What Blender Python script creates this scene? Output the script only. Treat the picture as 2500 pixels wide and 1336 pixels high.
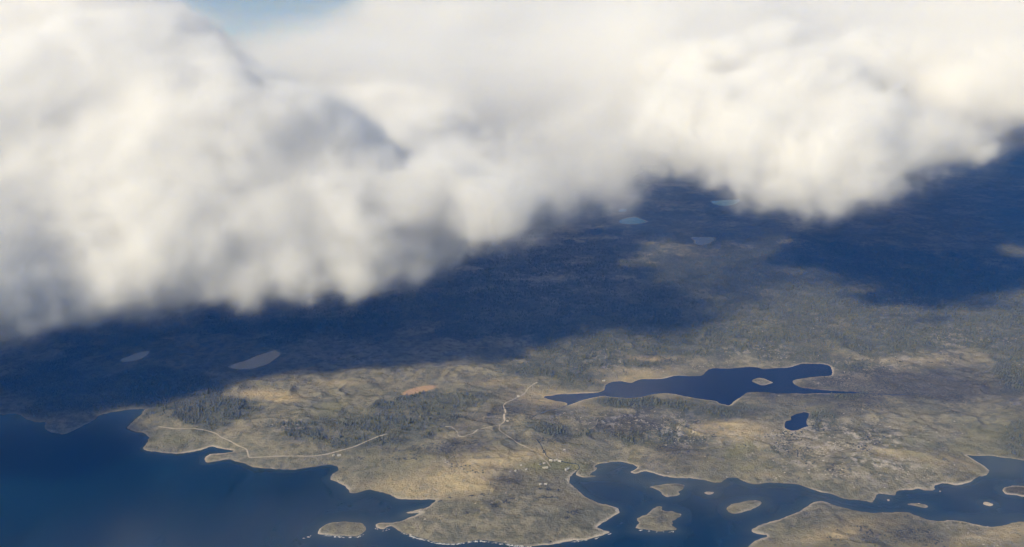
import bpy, bmesh, math, random, time
import numpy as np
from mathutils import Vector

T0 = time.time()
for o in list(bpy.data.objects):
    bpy.data.objects.remove(o)
scene = bpy.context.scene
COL = scene.collection
rng = np.random.default_rng(7)
random.seed(7)

# ------------------------------------------------------------------ camera
W, Hh, F = 2500.0, 1336.0, 2165.0          # photograph size and focal length in its pixels
ALT = 1200.0                               # height of the aircraft above the sea
HOR = 100.0                                # pixel row of the horizon
TH = math.atan((Hh / 2 - HOR) / F)
CT, ST = math.cos(TH), math.sin(TH)
cd = bpy.data.cameras.new('camera')
cam = bpy.data.objects.new('camera', cd)
COL.objects.link(cam)
cam.location = (0, 0, ALT)
cam.rotation_euler = (math.pi / 2 - TH, 0, 0)
cd.sensor_width = 36.0
cd.lens = 36.0 * F / W
cd.clip_start = 5.0
cd.clip_end = 400000.0
scene.camera = cam

# ------------------------------------------------------------------ sky, sun, exposure
SUN_EL = 33.0
SUN_DX, SUN_DY = 0.80, 0.60                # horizontal direction the light travels
n_ = math.hypot(SUN_DX, SUN_DY)
SUN_DX, SUN_DY = SUN_DX / n_, SUN_DY / n_
world = bpy.data.worlds.new('World')
scene.world = world
world.use_nodes = True
wn = world.node_tree
wn.nodes.clear()
sky = wn.nodes.new('ShaderNodeTexSky')
sky.sky_type = 'NISHITA'
sky.sun_disc = False
sky.sun_elevation = math.radians(SUN_EL)
sky.sun_rotation = math.atan2(-SUN_DX, -SUN_DY)
sky.altitude = 1200
sky.air_density = 1.0
sky.dust_density = 0.6
sky.ozone_density = 1.5
bg = wn.nodes.new('ShaderNodeBackground')
bg.inputs['Strength'].default_value = 0.061
wo = wn.nodes.new('ShaderNodeOutputWorld')
wn.links.new(sky.outputs[0], bg.inputs[0])
wn.links.new(bg.outputs[0], wo.inputs[0])

sl = bpy.data.lights.new('sun', 'SUN')
sl.energy = 5.0
sl.angle = math.radians(0.53)
sl.color = (1.0, 0.955, 0.895)
so = bpy.data.objects.new('sun', sl)
COL.objects.link(so)
ce = math.cos(math.radians(SUN_EL))
so.rotation_euler = Vector((SUN_DX * ce, SUN_DY * ce, -math.sin(math.radians(SUN_EL)))).to_track_quat('-Z', 'Y').to_euler()
so.location = (0, 0, 4000)

scene.view_settings.view_transform = 'Standard'
scene.view_settings.look = 'None'
scene.view_settings.exposure = 0.04
scene.view_settings.gamma = 1.0
scene.view_settings.use_curve_mapping = False
cy = scene.cycles
cy.use_denoising = True
cy.use_adaptive_sampling = True
cy.adaptive_threshold = 0.05
cy.adaptive_min_samples = 16
cy.max_bounces = 14
cy.diffuse_bounces = 3
cy.glossy_bounces = 2
cy.transmission_bounces = 2
cy.volume_bounces = 12
cy.transparent_max_bounces = 96
cy.volume_step_rate = 2.0
cy.volume_max_steps = 256
cy.caustics_reflective = False
cy.caustics_refractive = False
cy.sample_clamp_indirect = 6.0

# ------------------------------------------------------------------ pixel <-> place
def ray(px, py):
    a = (np.asarray(px, float) - W / 2) / F
    b = (Hh / 2 - np.asarray(py, float)) / F
    return a, CT + b * ST, -ST + b * CT
def at_z(px, py, z=0.0):                   # where the line of sight meets height z
    dx, dy, dz = ray(px, py)
    t = (z - ALT) / dz
    return dx * t, dy * t
def at_y(px, py, Y):                       # the point of the line of sight Y metres ahead
    dx, dy, dz = ray(px, py)
    t = Y / dy
    return dx * t, Y, ALT + dz * t
def to_px(x, y, z):
    zz = z - ALT
    d = y * CT - zz * ST
    u = y * ST + zz * CT
    d = np.maximum(d, 1.0)
    return W / 2 + F * x / d, Hh / 2 - F * u / d

# ------------------------------------------------------------------ noise
PERM = rng.permutation(4096).astype(np.int32)
RND = rng.random(4096).astype(np.float32) * 2 - 1
def _h2(i, j, s):
    return RND[PERM[(PERM[(i + s * 131) & 4095] + j) & 4095]]
def _h3(i, j, k, s):
    return RND[PERM[(PERM[(PERM[(i + s * 131) & 4095] + j) & 4095] + k) & 4095]]
def noise2(x, y, s=0):
    xi = np.floor(x); yi = np.floor(y)
    fx = (x - xi).astype(np.float32); fy = (y - yi).astype(np.float32)
    i = xi.astype(np.int32); j = yi.astype(np.int32)
    fx = fx * fx * (3 - 2 * fx); fy = fy * fy * (3 - 2 * fy)
    a = _h2(i, j, s); b = _h2(i + 1, j, s); c = _h2(i, j + 1, s); d = _h2(i + 1, j + 1, s)
    return (a + (b - a) * fx) * (1 - fy) + (c + (d - c) * fx) * fy
def noise3(x, y, z, s=0):
    xi = np.floor(x); yi = np.floor(y); zi = np.floor(z)
    fx = (x - xi).astype(np.float32); fy = (y - yi).astype(np.float32); fz = (z - zi).astype(np.float32)
    i = xi.astype(np.int32); j = yi.astype(np.int32); k = zi.astype(np.int32)
    fx = fx * fx * (3 - 2 * fx); fy = fy * fy * (3 - 2 * fy); fz = fz * fz * (3 - 2 * fz)
    r = 0
    for dk in (0, 1):
        a = _h3(i, j, k + dk, s); b = _h3(i + 1, j, k + dk, s)
        c = _h3(i, j + 1, k + dk, s); d = _h3(i + 1, j + 1, k + dk, s)
        v = (a + (b - a) * fx) * (1 - fy) + (c + (d - c) * fx) * fy
        r = v * (1 - fz) if dk == 0 else r + v * fz
    return r
def fbm2(x, y, scale, oct=4, s=0, gain=0.5):
    r = 0; a = 1.0; n = 0
    ca, sa = 0.8, 0.6
    x = x / scale; y = y / scale
    for o in range(oct):
        r = r + a * noise2(x, y, s + o)
        n += a; a *= gain
        x, y = (ca * x - sa * y) * 2.03 + 7.1, (sa * x + ca * y) * 2.03 + 3.7
    return r / n
def fbm3(x, y, z, scale, oct=4, s=0, gain=0.5, billow=False):
    r = 0; a = 1.0; n = 0
    ca, sa = 0.8, 0.6
    x = x / scale; y = y / scale; z = z / scale
    for o in range(oct):
        v = noise3(x, y, z, s + o)
        if billow:
            v = 1.0 - 2.0 * np.abs(v) * 1.6
        r = r + a * v
        n += a; a *= gain
        x, y = ca * x - sa * y, sa * x + ca * y
        y, z = ca * y - sa * z, sa * y + ca * z
        x, y, z = x * 2.03 + 5.2, y * 2.03 + 1.3, z * 2.03 + 8.9
    return r / n
def sstep(a, b, v):
    t = np.clip((v - a) / (b - a), 0, 1)
    return t * t * (3 - 2 * t)

# ------------------------------------------------------------------ outlines read from the photograph
COAST = [(-900,985),(-500,1005),(-200,1012),(0,1013),(42,1009),(67,1025),(92,1032),(112,1030),(106,1046),(125,1057),(158,1061),(187,1048),
 (225,1030),(245,1013),(291,1003),(354,997),(345,1013),(324,1030),(308,1046),(333,1055),(354,1057),(362,1071),(349,1100),(387,1105),
 (416,1109),(458,1105),(487,1100),(516,1090),(541,1096),(574,1102),(541,1107),(516,1107),(499,1117),(503,1130),(524,1127),(558,1121),
 (591,1130),(624,1142),(666,1146),(699,1147),(737,1144),(779,1138),(808,1135),(827,1140),(827,1148),(808,1161),(806,1171),(829,1180),
 (846,1190),(854,1205),(871,1205),(896,1196),(925,1200),(954,1209),(975,1219),(1008,1222),(1066,1219),(1062,1225),(1041,1240),
 (1016,1246),(991,1252),(998,1255),(1033,1250),(999,1263),(979,1273),(954,1277),(920,1278),(916,1286),(933,1294),(954,1284),(966,1290),
 (979,1298),(1008,1309),(1041,1317),(1066,1325),(1099,1327),(1129,1325),(1158,1319),(1195,1321),(1242,1329),(1296,1333),(1346,1331),
 (1391,1321),(1446,1315),(1491,1300),(1475,1294),(1454,1288),(1470,1277),(1491,1267),(1514,1254),(1508,1242),(1487,1234),(1454,1227),
 (1429,1213),(1412,1196),(1391,1184),(1389,1171),(1400,1157),(1408,1150),(1404,1161),(1425,1167),(1450,1165),(1458,1162),(1439,1159),
 (1458,1147),(1450,1138),(1458,1132),(1483,1129),(1508,1126),(1541,1132),(1562,1142),(1537,1152),(1554,1157),(1575,1148),(1595,1155),
 (1616,1163),(1650,1169),(1691,1168),(1724,1173),(1737,1179),(1762,1179),(1772,1169),(1795,1166),(1820,1177),(1841,1184),(1874,1180),
 (1900,1179),(1941,1180),(1966,1188),(2000,1200),(2030,1205),(2060,1218),(2076,1219),(2112,1223),(2130,1227),(2136,1218),(2144,1206),
 (2160,1207),(2174,1209),(2188,1211),(2190,1200),(2200,1196),(2224,1197),(2242,1193),(2258,1197),(2280,1196),(2282,1184),(2306,1178),
 (2336,1186),(2368,1180),(2386,1164),(2410,1162),(2416,1152),(2400,1138),(2380,1126),(2356,1111),(2380,1113),(2412,1112),(2440,1116),
 (2470,1120),(2500,1125),(2600,1135),(2800,1150),(3300,1165)]
SOUTH = [(1780,1420),(1815,1350),(1825,1336),(1841,1321),(1879,1308),(1841,1302),(1833,1296),(1845,1285),(1883,1273),(1920,1262),(1954,1246),
 (1979,1227),(2004,1223),(2025,1229),(2058,1240),(2087,1248),(2133,1253),(2174,1251),(2216,1250),(2241,1261),(2266,1271),(2295,1274),
 (2320,1271),(2353,1273),(2382,1281),(2416,1288),(2449,1285),(2482,1273),(2500,1273),(2600,1265),(2900,1280),(3400,1300),(3400,1600),(2500,1600),(1850,1560)]
ISLES = [
 ('low oval grassy islet lying off the tip of the dark bay spit', [(773,1303),(785,1287),(799,1279),(830,1275),(852,1276),(882,1277),(890,1284),(894,1294),(884,1305),(868,1310),(844,1310),(817,1308),(788,1306)]),
 ('ragged rocky island just below the sandy shore in the sound', [(1585,1190),(1590,1187),(1599,1186),(1611,1184),(1626,1182),(1645,1181),(1657,1181),(1674,1184),(1672,1189),(1668,1195),(1652,1200),(1662,1207),(1650,1212),(1626,1214),(1615,1208),(1609,1200),(1597,1193)]),
 ('tiny pale islet alone between the ragged island and the shore', [(1718,1204),(1722,1201),(1734,1200),(1747,1201),(1741,1206),(1729,1209)]),
 ('large star-shaped island with pale rock rim in the sound', [(1543,1292),(1550,1285),(1561,1278),(1554,1270),(1555,1264),(1582,1254),(1594,1243),(1604,1237),(1616,1237),(1618,1244),(1624,1248),(1642,1246),(1650,1252),(1664,1254),(1662,1262),(1652,1268),(1642,1273),(1640,1283),(1653,1291),(1650,1295),(1628,1295),(1610,1297),(1592,1294),(1568,1293)]),
 ('smooth lozenge island slanting up beside the star-shaped island', [(1774,1242),(1791,1231),(1820,1225),(1853,1222),(1862,1229),(1845,1240),(1816,1250),(1791,1255),(1778,1250)]),
 ('long narrow green islet in the channel beside the far peninsula', [(2212,1232),(2224,1229),(2240,1228),(2258,1231),(2268,1237),(2262,1241),(2244,1239),(2226,1234)]),
 ('bare white skerry alone in open water of the sound', [(2400,1230),(2406,1226),(2414,1227),(2424,1232),(2418,1237),(2406,1235)]),
 ('dark heathy island with white rocks cut by the picture edge', [(2444,1198),(2454,1189),(2476,1185),(2500,1187),(2600,1185),(2700,1192),(2700,1210),(2600,1220),(2500,1214),(2480,1209),(2456,1208)]),
 ('small pale reef in a shallow cove of the long shore', [(2162,1219),(2168,1217),(2174,1219),(2175,1224),(2168,1225)]),
]
LAKE = [(1325,969),(1366,963),(1416,961),(1458,959),(1475,955),(1479,940),(1491,933),(1516,931),(1541,936),(1562,926),(1591,926),(1620,925),
 (1649,917),(1691,919),(1718,917),(1724,905),(1741,899),(1774,901),(1816,897),(1836,896),(1852,898),(1865,902),(1895,899),(1924,898),(1940,894),
 (1956,888),(1988,888),(2017,890),(2028,896),(2031,909),(2031,918),(1988,920),(1948,925),(1934,931),(1938,939),(1956,947),(2004,952),(2052,956),
 (2092,957),(2092,960),(2036,961),(1996,961),(1956,966),(1934,970),(1916,966),(1895,965),(1876,959),(1841,957),(1822,958),(1812,968),(1799,976),
 (1788,987),(1780,991),(1770,988),(1758,986),(1749,979),(1720,976),(1679,969),(1637,960),(1600,961),(1566,969),(1541,972),(1508,971),(1471,966),
 (1433,974),(1408,982),(1383,992),(1385,986),(1383,983),(1358,979),(1337,974)]
LAKE_ISLE = [(1833,930),(1850,922),(1865,924),(1876,929),(1890,934),(1879,938),(1860,942),(1844,936)]
PONDS = [
 ('small dark pond shaped like a boot below the long lake', [(1916,1040),(1922,1029),(1930,1026),(1930,1018),(1943,1011),(1964,1006),(1975,1010),(1972,1018),(1966,1024),(1967,1034),(1974,1041),(1959,1046),(1948,1051),(1929,1051),(1919,1047)], 14),
 ('oval pale pond in the shaded moor, left of the triangular pond', [(1511,539),(1526,533),(1554,530),(1569,537),(1581,542),(1559,546),(1530,548),(1514,544)], 25),
 ('farthest pale pond, just under the ragged cloud', [(1734,491),(1761,490),(1809,487),(1794,500),(1770,503),(1746,500)], 25),
 ('pale triangular pond in the shaded moor', [(1686,580),(1718,580),(1749,582),(1732,594),(1710,599),(1698,594),(1698,587)], 22),
 ('sliver of a pond above the oval pale pond', [(1509,514),(1518,511),(1530,512),(1526,517),(1514,517)], 28),
 ('pale slanting pond in the dark woods near the near cloud', [(293,878),(316,869),(337,861),(366,857),(362,865),(337,880),(300,884)], 18),
 ('long dim pond in shade above the sunlit patches', [(558,894),(591,884),(641,865),(674,853),(687,867),(649,892),(616,901),(574,901)], 18),
]
LAKE_Z = 8.0

def chaikin(pts, n=1, closed=True):
    p = np.asarray(pts, float)
    for _ in range(n):
        q = np.roll(p, -1, 0) if closed else p[1:]
        a = p if closed else p[:-1]
        p2 = np.empty((len(a) * 2, 2))
        p2[0::2] = a * 0.82 + q * 0.18
        p2[1::2] = a * 0.18 + q * 0.82
        p = p2 if closed else np.vstack([p[:1], p2, p[-1:]])
    return p
def poly_world(pts, z=0.0, n=1, closed=True):
    p = chaikin(pts, n, closed)
    x, y = at_z(p[:, 0], p[:, 1], z)
    return np.stack([x, y], 1)
coast_w = poly_world(COAST, 0, 1, closed=False)
coast_w = np.vstack([[(-9000, 2900)], [(-3500, 2850)], coast_w, [(9000, 2500)], [(90000, 2500)], [(90000, 90000)], [(-90000, 90000)], [(-90000, 3500)]])
south_w = poly_world(SOUTH)
isle_w = [poly_world(p) for _, p in ISLES]
lake_w = poly_world(LAKE, LAKE_Z)
lakeisle_w = poly_world(LAKE_ISLE, LAKE_Z)
pond_w = [poly_world(p, z) for _, p, z in PONDS]

def sdf(x, y, poly, reach=400.0):          # metres to the outline, positive inside; clipped at reach
    x = np.asarray(x, np.float32); y = np.asarray(y, np.float32)
    out = np.full(x.shape, -reach, np.float32)
    x0, y0 = poly.min(0) - reach; x1, y1 = poly.max(0) + reach
    sel = np.nonzero((x > x0) & (x < x1) & (y > y0) & (y < y1))[0]
    if not len(sel):
        return out
    a = poly.astype(np.float32); b = np.roll(poly, -1, 0).astype(np.float32)
    px = x[sel]; py = y[sel]
    d2 = np.full(px.shape, reach * reach, np.float32)
    ins = np.zeros(px.shape, bool)
    for (ax, ay), (bx, by) in zip(a, b):
        ex, ey = bx - ax, by - ay
        L = ex * ex + ey * ey + 1e-6
        m = (ay > py) != (by > py)
        if m.any():
            idx = np.nonzero(m)[0]
            t = (py[idx] - ay) / (by - ay)
            hit = px[idx] < ax + t * ex
            ins[idx[hit]] ^= True
        near = np.nonzero((px > min(ax, bx) - reach) & (px < max(ax, bx) + reach) & (py > min(ay, by) - reach) & (py < max(ay, by) + reach))[0]
        if len(near):
            qx = px[near] - ax; qy = py[near] - ay
            t = np.clip((qx * ex + qy * ey) / L, 0, 1)
            qx -= t * ex; qy -= t * ey
            d2[near] = np.minimum(d2[near], qx * qx + qy * qy)
    d = np.sqrt(d2)
    out[sel] = np.where(ins, d, -d)
    return out

def land_sdf(x, y):                        # distance to the sea's edge, with a little natural raggedness
    s = sdf(x, y, coast_w)
    s = np.maximum(s, sdf(x, y, south_w))
    for p in isle_w:
        s = np.maximum(s, sdf(x, y, p, 120.0))
    return s + 5.0 * fbm2(x, y, 45.0, 3, 40) + 2.0 * noise2(x / 9, y / 9, 44)
def water_sdf(x, y):                       # per inland water: positive inside the water
    res = []
    l = np.minimum(sdf(x, y, lake_w, 300.0), -sdf(x, y, lakeisle_w, 300.0))
    res.append((l + 2.0 * noise2(x / 14, y / 14, 51), LAKE_Z))
    for p, (_, _, z) in zip(pond_w, PONDS):
        res.append((sdf(x, y, p, 250.0) + 7.0 * fbm2(x, y, 40, 3, 52), float(z)))
    return res
BOG_X, BOG_Y = (float(v) for v in at_z(1025, 952, 16.0))
def hills(x, y):
    r = np.hypot(x, y)
    a = 26 + 40 * sstep(3500, 8000, r)
    h = 16 + a * 0.6 * fbm2(x, y, 900, 3, 10) + 12 * fbm2(x, y, 240, 3, 20)
    rid = 1 - np.abs(fbm2(x * 0.75, y * 1.25, 130, 3, 30)) * 2.4
    h = h + 10 * np.maximum(rid, 0) ** 2 + 3.6 * fbm2(x, y, 40, 3, 36, 0.6) + 150 * sstep(15000, 40000, r)
    return np.maximum(h, 3.0)
def height(x, y, parts=False):
    s = land_sdf(x, y)
    big = hills(x, y)
    shore = 0.16 * np.minimum(s, 12) + 0.11 * np.maximum(s - 12, 0)
    w = sstep(5, 230, s)
    h = np.where(s > 0, shore * (1 - w) + big * w, np.maximum(s * 0.25, -30))
    wet = np.full(x.shape, -400.0, np.float32)
    for d, z in water_sdf(x, y):
        k = sstep(-230, -4, d)
        bank = z + np.where(d > 0, -np.minimum(d, 12) * 0.25, np.minimum(-d * 0.09, 14))
        h = h * (1 - k) + bank * k
        wet = np.maximum(wet, d)
    k = np.exp(-(((x - BOG_X) / 150) ** 2 + ((y - BOG_Y) / 130) ** 2)) # the bog lies in a flat hollow
    h = h * (1 - k) + 16 * k
    if parts:
        return h, s, wet
    return h
def on_ground(px, py, it=6):
    px = np.asarray(px, float); py = np.asarray(py, float)
    z = np.full(px.shape, 8.0)
    for _ in range(it):
        x, y = at_z(px, py, z)
        z = np.maximum(height(x, y), 0)
    return x, y, z

# ------------------------------------------------------------------ helpers
def tag(o, label=None, cat=None, group=None, kind=None):
    if label: o['label'] = label
    if cat: o['category'] = cat
    if group: o['group'] = group
    if kind: o['kind'] = kind
    return o
def mesh_np(name, verts, faces, mat=None, smooth=True, parent=None):
    me = bpy.data.meshes.new(name)
    verts = np.asarray(verts, np.float32); faces = np.asarray(faces, np.int32)
    k = faces.shape[1]
    me.vertices.add(len(verts)); me.vertices.foreach_set('co', verts.ravel())
    me.loops.add(faces.size); me.loops.foreach_set('vertex_index', faces.ravel())
    me.polygons.add(len(faces))
    me.polygons.foreach_set('loop_start', np.arange(0, faces.size, k, dtype=np.int32))
    me.polygons.foreach_set('loop_total', np.full(len(faces), k, np.int32))
    me.polygons.foreach_set('use_smooth', np.full(len(faces), smooth, bool))
    me.update(calc_edges=True)
    if mat: me.materials.append(mat)
    o = bpy.data.objects.new(name, me)
    COL.objects.link(o)
    if parent: o.parent = parent
    return o
def attr(o, name, vals):
    a = o.data.attributes.new(name, 'FLOAT', 'POINT')
    a.data.foreach_set('value', np.asarray(vals, np.float32))
class G:                                   # small node helper
    def __init__(s, name):
        s.m = bpy.data.materials.new(name); s.m.use_nodes = True
        s.t = s.m.node_tree; s.t.nodes.clear()
        s.out = s.n('ShaderNodeOutputMaterial')
    def n(s, typ, **kw):
        nd = s.t.nodes.new(typ)
        for k, v in kw.items(): setattr(nd, k, v)
        return nd
    def l(s, a, b): s.t.links.new(a, b)
    def attr(s, name): return s.n('ShaderNodeAttribute', attribute_name=name).outputs['Fac']
    def pos(s): return s.n('ShaderNodeNewGeometry').outputs['Position']
    def noise(s, scale, detail=4, rough=0.55, vec=None):
        nd = s.n('ShaderNodeTexNoise'); nd.inputs['Scale'].default_value = scale
        nd.inputs['Detail'].default_value = detail; nd.inputs['Roughness'].default_value = rough
        s.l(vec if vec is not None else s.pos(), nd.inputs['Vector'])
        return nd.outputs['Fac']
    def ramp(s, v, a, b, lo=0.0, hi=1.0):
        nd = s.n('ShaderNodeMapRange'); nd.clamp = True; nd.interpolation_type = 'SMOOTHSTEP'
        for i, x in zip((1, 2, 3, 4), (a, b, lo, hi)): nd.inputs[i].default_value = x
        s.l(v, nd.inputs[0]); return nd.outputs[0]
    def mix(s, fac, a, b):
        nd = s.n('ShaderNodeMix', data_type='RGBA')
        for sock, v in ((nd.inputs[0], fac), (nd.inputs[6], a), (nd.inputs[7], b)):
            if hasattr(v, 'links') or hasattr(v, 'is_linked'): s.l(v, sock)
            elif isinstance(v, tuple): sock.default_value = (*v, 1)
            else: sock.default_value = v
        return nd.outputs[2]
    def math(s, op, a, b=0.0):
        nd = s.n('ShaderNodeMath', operation=op)
        for sock, v in ((nd.inputs[0], a), (nd.inputs[1], b)):
            if hasattr(v, 'is_linked'): s.l(v, sock)
            else: sock.default_value = v
        return nd.outputs[0]
    def bsdf(s, col, rough=0.9, spec=0.2, bump=None, strength=0.5, dist=1.0):
        b = s.n('ShaderNodeBsdfPrincipled')
        if isinstance(col, tuple): b.inputs['Base Color'].default_value = (*col, 1)
        else: s.l(col, b.inputs['Base Color'])
        b.inputs['Roughness'].default_value = rough
        b.inputs['Specular IOR Level'].default_value = spec
        if bump is not None:
            bp = s.n('ShaderNodeBump'); bp.inputs['Strength'].default_value = strength; bp.inputs['Distance'].default_value = dist
            s.l(bump, bp.inputs['Height']); s.l(bp.outputs[0], b.inputs['Normal'])
        s.l(b.outputs[0], s.out.inputs['Surface'])
        return b

# ------------------------------------------------------------------ land cover, read as patches (photo pixels) and baked per vertex
def blobs(px, py, L):
    v = np.zeros(px.shape, np.float32)
    for cx, cy_, rx, ry, rot, a in L:
        c, s_ = math.cos(math.radians(rot)), math.sin(math.radians(rot))
        dx, dy = px - cx, py - cy_
        q = ((dx * c + dy * s_) / rx) ** 2 + ((-dx * s_ + dy * c) / ry) ** 2
        v += a * np.exp(-q)
    return v
FOREST = [(1620,800,170,75,-8,.9),(1480,870,170,45,0,1.0),(1850,800,220,70,0,.5),(1330,905,130,22,0,.7),(1380,945,80,14,0,.4),(830,1045,105,30,-6,1.0),(1000,1035,150,34,-8,1.0),(1080,985,130,20,-5,.9),
 (930,985,150,22,-8,.6),(960,1060,120,18,-10,.8),(1420,1000,120,22,0,.6),(1330,1040,110,25,5,.8),(1600,985,160,18,3,.45),(1800,985,120,16,0,.4),(1700,1060,80,30,10,.7),(1560,1070,60,25,0,.6),
 (2090,880,80,30,-10,.8),(2250,830,150,25,0,.8),(2060,960,120,18,2,.6),(2480,900,60,50,0,1.0),(2490,1070,35,50,0,1.0),(1890,1100,70,20,-8,.9),(2010,1015,60,25,0,.7),(720,1050,50,25,0,.5),
 (560,1000,120,40,-10,.5),(430,960,140,50,0,.8),(200,960,250,70,0,1.0),(1600,1250,20,10,0,.12),(2300,770,250,60,0,.7),(1900,700,150,50,0,.5),(1750,1010,100,12,0,.5)]
TAN = [(1800,1050,75,28,5,1.0),(1720,1045,60,18,0,.6),(680,970,60,14,4,1.0),(620,960,50,10,-5,.6),(1360,985,100,14,0,.6),(1300,965,70,18,0,.5),(1420,965,90,10,0,.6),(1530,925,110,10,-5,.6),(1560,905,120,10,0,.6),
 (1130,1180,120,35,0,.8),(1180,1130,140,25,-8,.6),(1040,1205,60,14,0,.7),(2200,1110,200,20,5,.5),(2330,1130,60,25,0,.4),(2400,1310,160,20,-10,.7),(2050,1300,150,25,-12,.6),(1350,1110,90,20,0,.6),(950,1185,90,18,0,.4),
 (1990,840,60,12,0,.4),(2200,880,120,10,3,.5),(840,935,90,10,0,.5),(1180,935,80,12,-5,.4),(1600,875,60,7,0,.7),(1880,1160,60,10,5,.5)]
GREEN = [(1375,1135,55,12,5,1.0),(1310,1140,50,14,0,.7),(1810,1095,40,18,-20,1.0),(1830,1140,60,12,0,.6),(440,1075,70,22,0,.8),(560,1080,40,14,0,.8),(2250,1100,160,30,0,.5),(790,1000,60,14,-8,.6),(2420,1050,70,40,0,.5),(870,1020,150,40,0,.2),
 (1000,1130,120,30,0,.3)]
HEATH_AND_SHADE = [(1500,1040,170,35,0,.8),(1180,1010,150,30,0,.7),(1230,1160,70,35,0,.6),(1100,1090,130,20,-6,.7),(1750,1010,150,15,0,.6),(2300,950,260,40,0,1.2),(2150,920,150,30,0,.7),(1760,760,80,18,0,.6),(1650,870,120,30,0,.4),  # the wide right-hand patch darkens the ground for thin cloud shade
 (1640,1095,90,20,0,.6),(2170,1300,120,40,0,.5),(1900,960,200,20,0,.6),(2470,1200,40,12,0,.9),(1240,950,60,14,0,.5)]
ROCKY = [(1680,1060,120,30,5,.7),(1520,1030,150,25,0,.5),(2000,1060,130,35,0,.7),(2150,1060,200,50,0,.5),(2100,1140,180,40,5,.8),(1600,900,250,18,0,.35),(2200,880,180,30,0,.5),(700,1035,45,18,0,.7),(1850,860,200,25,0,.35),
 (1330,1190,150,25,0,.15),(900,880,120,25,0,.3),(2300,820,180,20,0,.4),(1150,1130,120,25,0,.35),(2380,1290,130,25,0,.3)]
BOG = [(1030,950,34,7,-10,1.0),(998,960,16,5,-8,.7),(1215,930,32,4,-5,.3)]

# ------------------------------------------------------------------ terrain sheet: polar grid about the aircraft's foot point
az = np.radians(np.concatenate([np.linspace(-56, -37.1, 25), np.linspace(-37, 37, 1020), np.linspace(37.1, 56, 25)]))
dep = np.radians(np.concatenate([np.linspace(44, 33.6, 30), np.linspace(33.5, 6.0, 760), np.linspace(5.9, 1.0, 60)]))
rr = ALT / np.tan(dep)
A, R = np.meshgrid(az, rr)
X = (R * np.sin(A)).ravel(); Y = (R * np.cos(A)).ravel()
h, s_land, wet = height(X, Y, True)
nu, nv = len(az), len(rr)
PX, PY = to_px(X, Y, np.maximum(h, 0))
ii = np.arange(nu * nv).reshape(nv, nu)
quads = np.stack([ii[:-1, :-1], ii[1:, :-1], ii[1:, 1:], ii[:-1, 1:]], -1).reshape(-1, 4)
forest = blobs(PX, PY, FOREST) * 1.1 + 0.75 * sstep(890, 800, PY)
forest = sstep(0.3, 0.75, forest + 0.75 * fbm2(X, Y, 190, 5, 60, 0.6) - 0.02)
tan = np.clip(1.4 * blobs(PX, PY, TAN) + 0.6 * fbm2(X, Y, 180, 5, 64, 0.6) - 0.08, 0, 1)
green = np.clip(blobs(PX, PY, GREEN) * (0.8 + 0.6 * fbm2(X, Y, 90, 3, 66)), 0, 1)
heath = np.clip(1.3 * blobs(PX, PY, HEATH_AND_SHADE) + 1.2 * fbm2(X, Y, 130, 6, 68, 0.65) - 0.12, 0, 1)  # heath cover, plus painted cloud shade on the right-hand moor
rocky = np.clip(1.2 * blobs(PX, PY, ROCKY) + 0.4 * fbm2(X, Y, 300, 3, 70), 0, 1)
bog = sstep(0.25, 0.7, blobs(PX, PY, BOG) * 1.3)
isle_id = np.full(X.shape, -1)
for k, p in enumerate(isle_w):
    d = sdf(X, Y, p, 120.0)
    isle_id[d > -25] = k
d = sdf(X, Y, lakeisle_w, 120.0); isle_id[d > -18] = len(ISLES)
beach = sstep(11, 2, s_land + 5 * fbm2(X, Y, 60, 2, 72)) * (s_land > -40)
beach = beach * np.clip(0.5 + 1.5 * fbm2(X, Y, 130, 3, 74), 0.05, 1)
beach = np.maximum(beach, sstep(-9, -2, wet + 4 * fbm2(X, Y, 60, 2, 73)) * np.clip(0.35 + 1.0 * fbm2(X, Y, 120, 2, 75), 0.0, 0.8))
beach *= 0.25 + 0.75 * sstep(330, 520, PX)  # pale rim dimmed at far left to stand in for shade there
isl = (isle_id >= 0) & (isle_id < len(ISLES))
forest[isl] *= 0.0
for k in (6, 8):
    beach[isle_id == k] = 1.0
forest *= sstep(-2, 20, s_land) * (1 - sstep(-16, -4, wet)) * (1 - 0.9 * np.clip(tan * 1.2, 0, 1)) * (1 - bog) * (1 - 0.8 * np.clip(green, 0, 1))

g = G('moorland')
p_ = g.pos()
big = g.noise(0.006, 6, 0.6, p_); mid = g.noise(0.035, 6, 0.62, p_); fine = g.noise(0.16, 5, 0.65, p_)
c = g.mix(g.ramp(big, 0.3, 0.7), (0.168, 0.157, 0.1), (0.275, 0.242, 0.157))
c = g.mix(g.ramp(mid, 0.42, 0.62, 0, 0.75), c, (0.105, 0.097, 0.06))
c = g.mix(g.math('MULTIPLY', g.attr('tan'), g.ramp(mid, 0.25, 0.6)), c, (0.42, 0.335, 0.19))
c = g.mix(g.math('MULTIPLY', g.attr('heath'), g.ramp(fine, 0.3, 0.6, 0.3, 1.0)), c, (0.08, 0.07, 0.052))  # dark heath tone, also carrying the painted shade at right
c = g.mix(g.math('MULTIPLY', g.attr('green'), 0.8), c, (0.2, 0.19, 0.07))
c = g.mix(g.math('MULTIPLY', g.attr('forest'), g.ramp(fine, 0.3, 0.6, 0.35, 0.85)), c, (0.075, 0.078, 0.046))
c = g.mix(g.attr('bog'), c, (0.42, 0.28, 0.16))
rk = g.noise(0.028, 8, 0.7, p_)
c = g.mix(g.math('MULTIPLY', g.attr('rocky'), g.ramp(rk, 0.5, 0.6)), c, (0.4, 0.36, 0.31))
c = g.mix(g.math('MULTIPLY', g.attr('beach'), g.ramp(fine, 0.2, 0.6, 0.55, 1.0)), c, (0.5, 0.44, 0.36))
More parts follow.
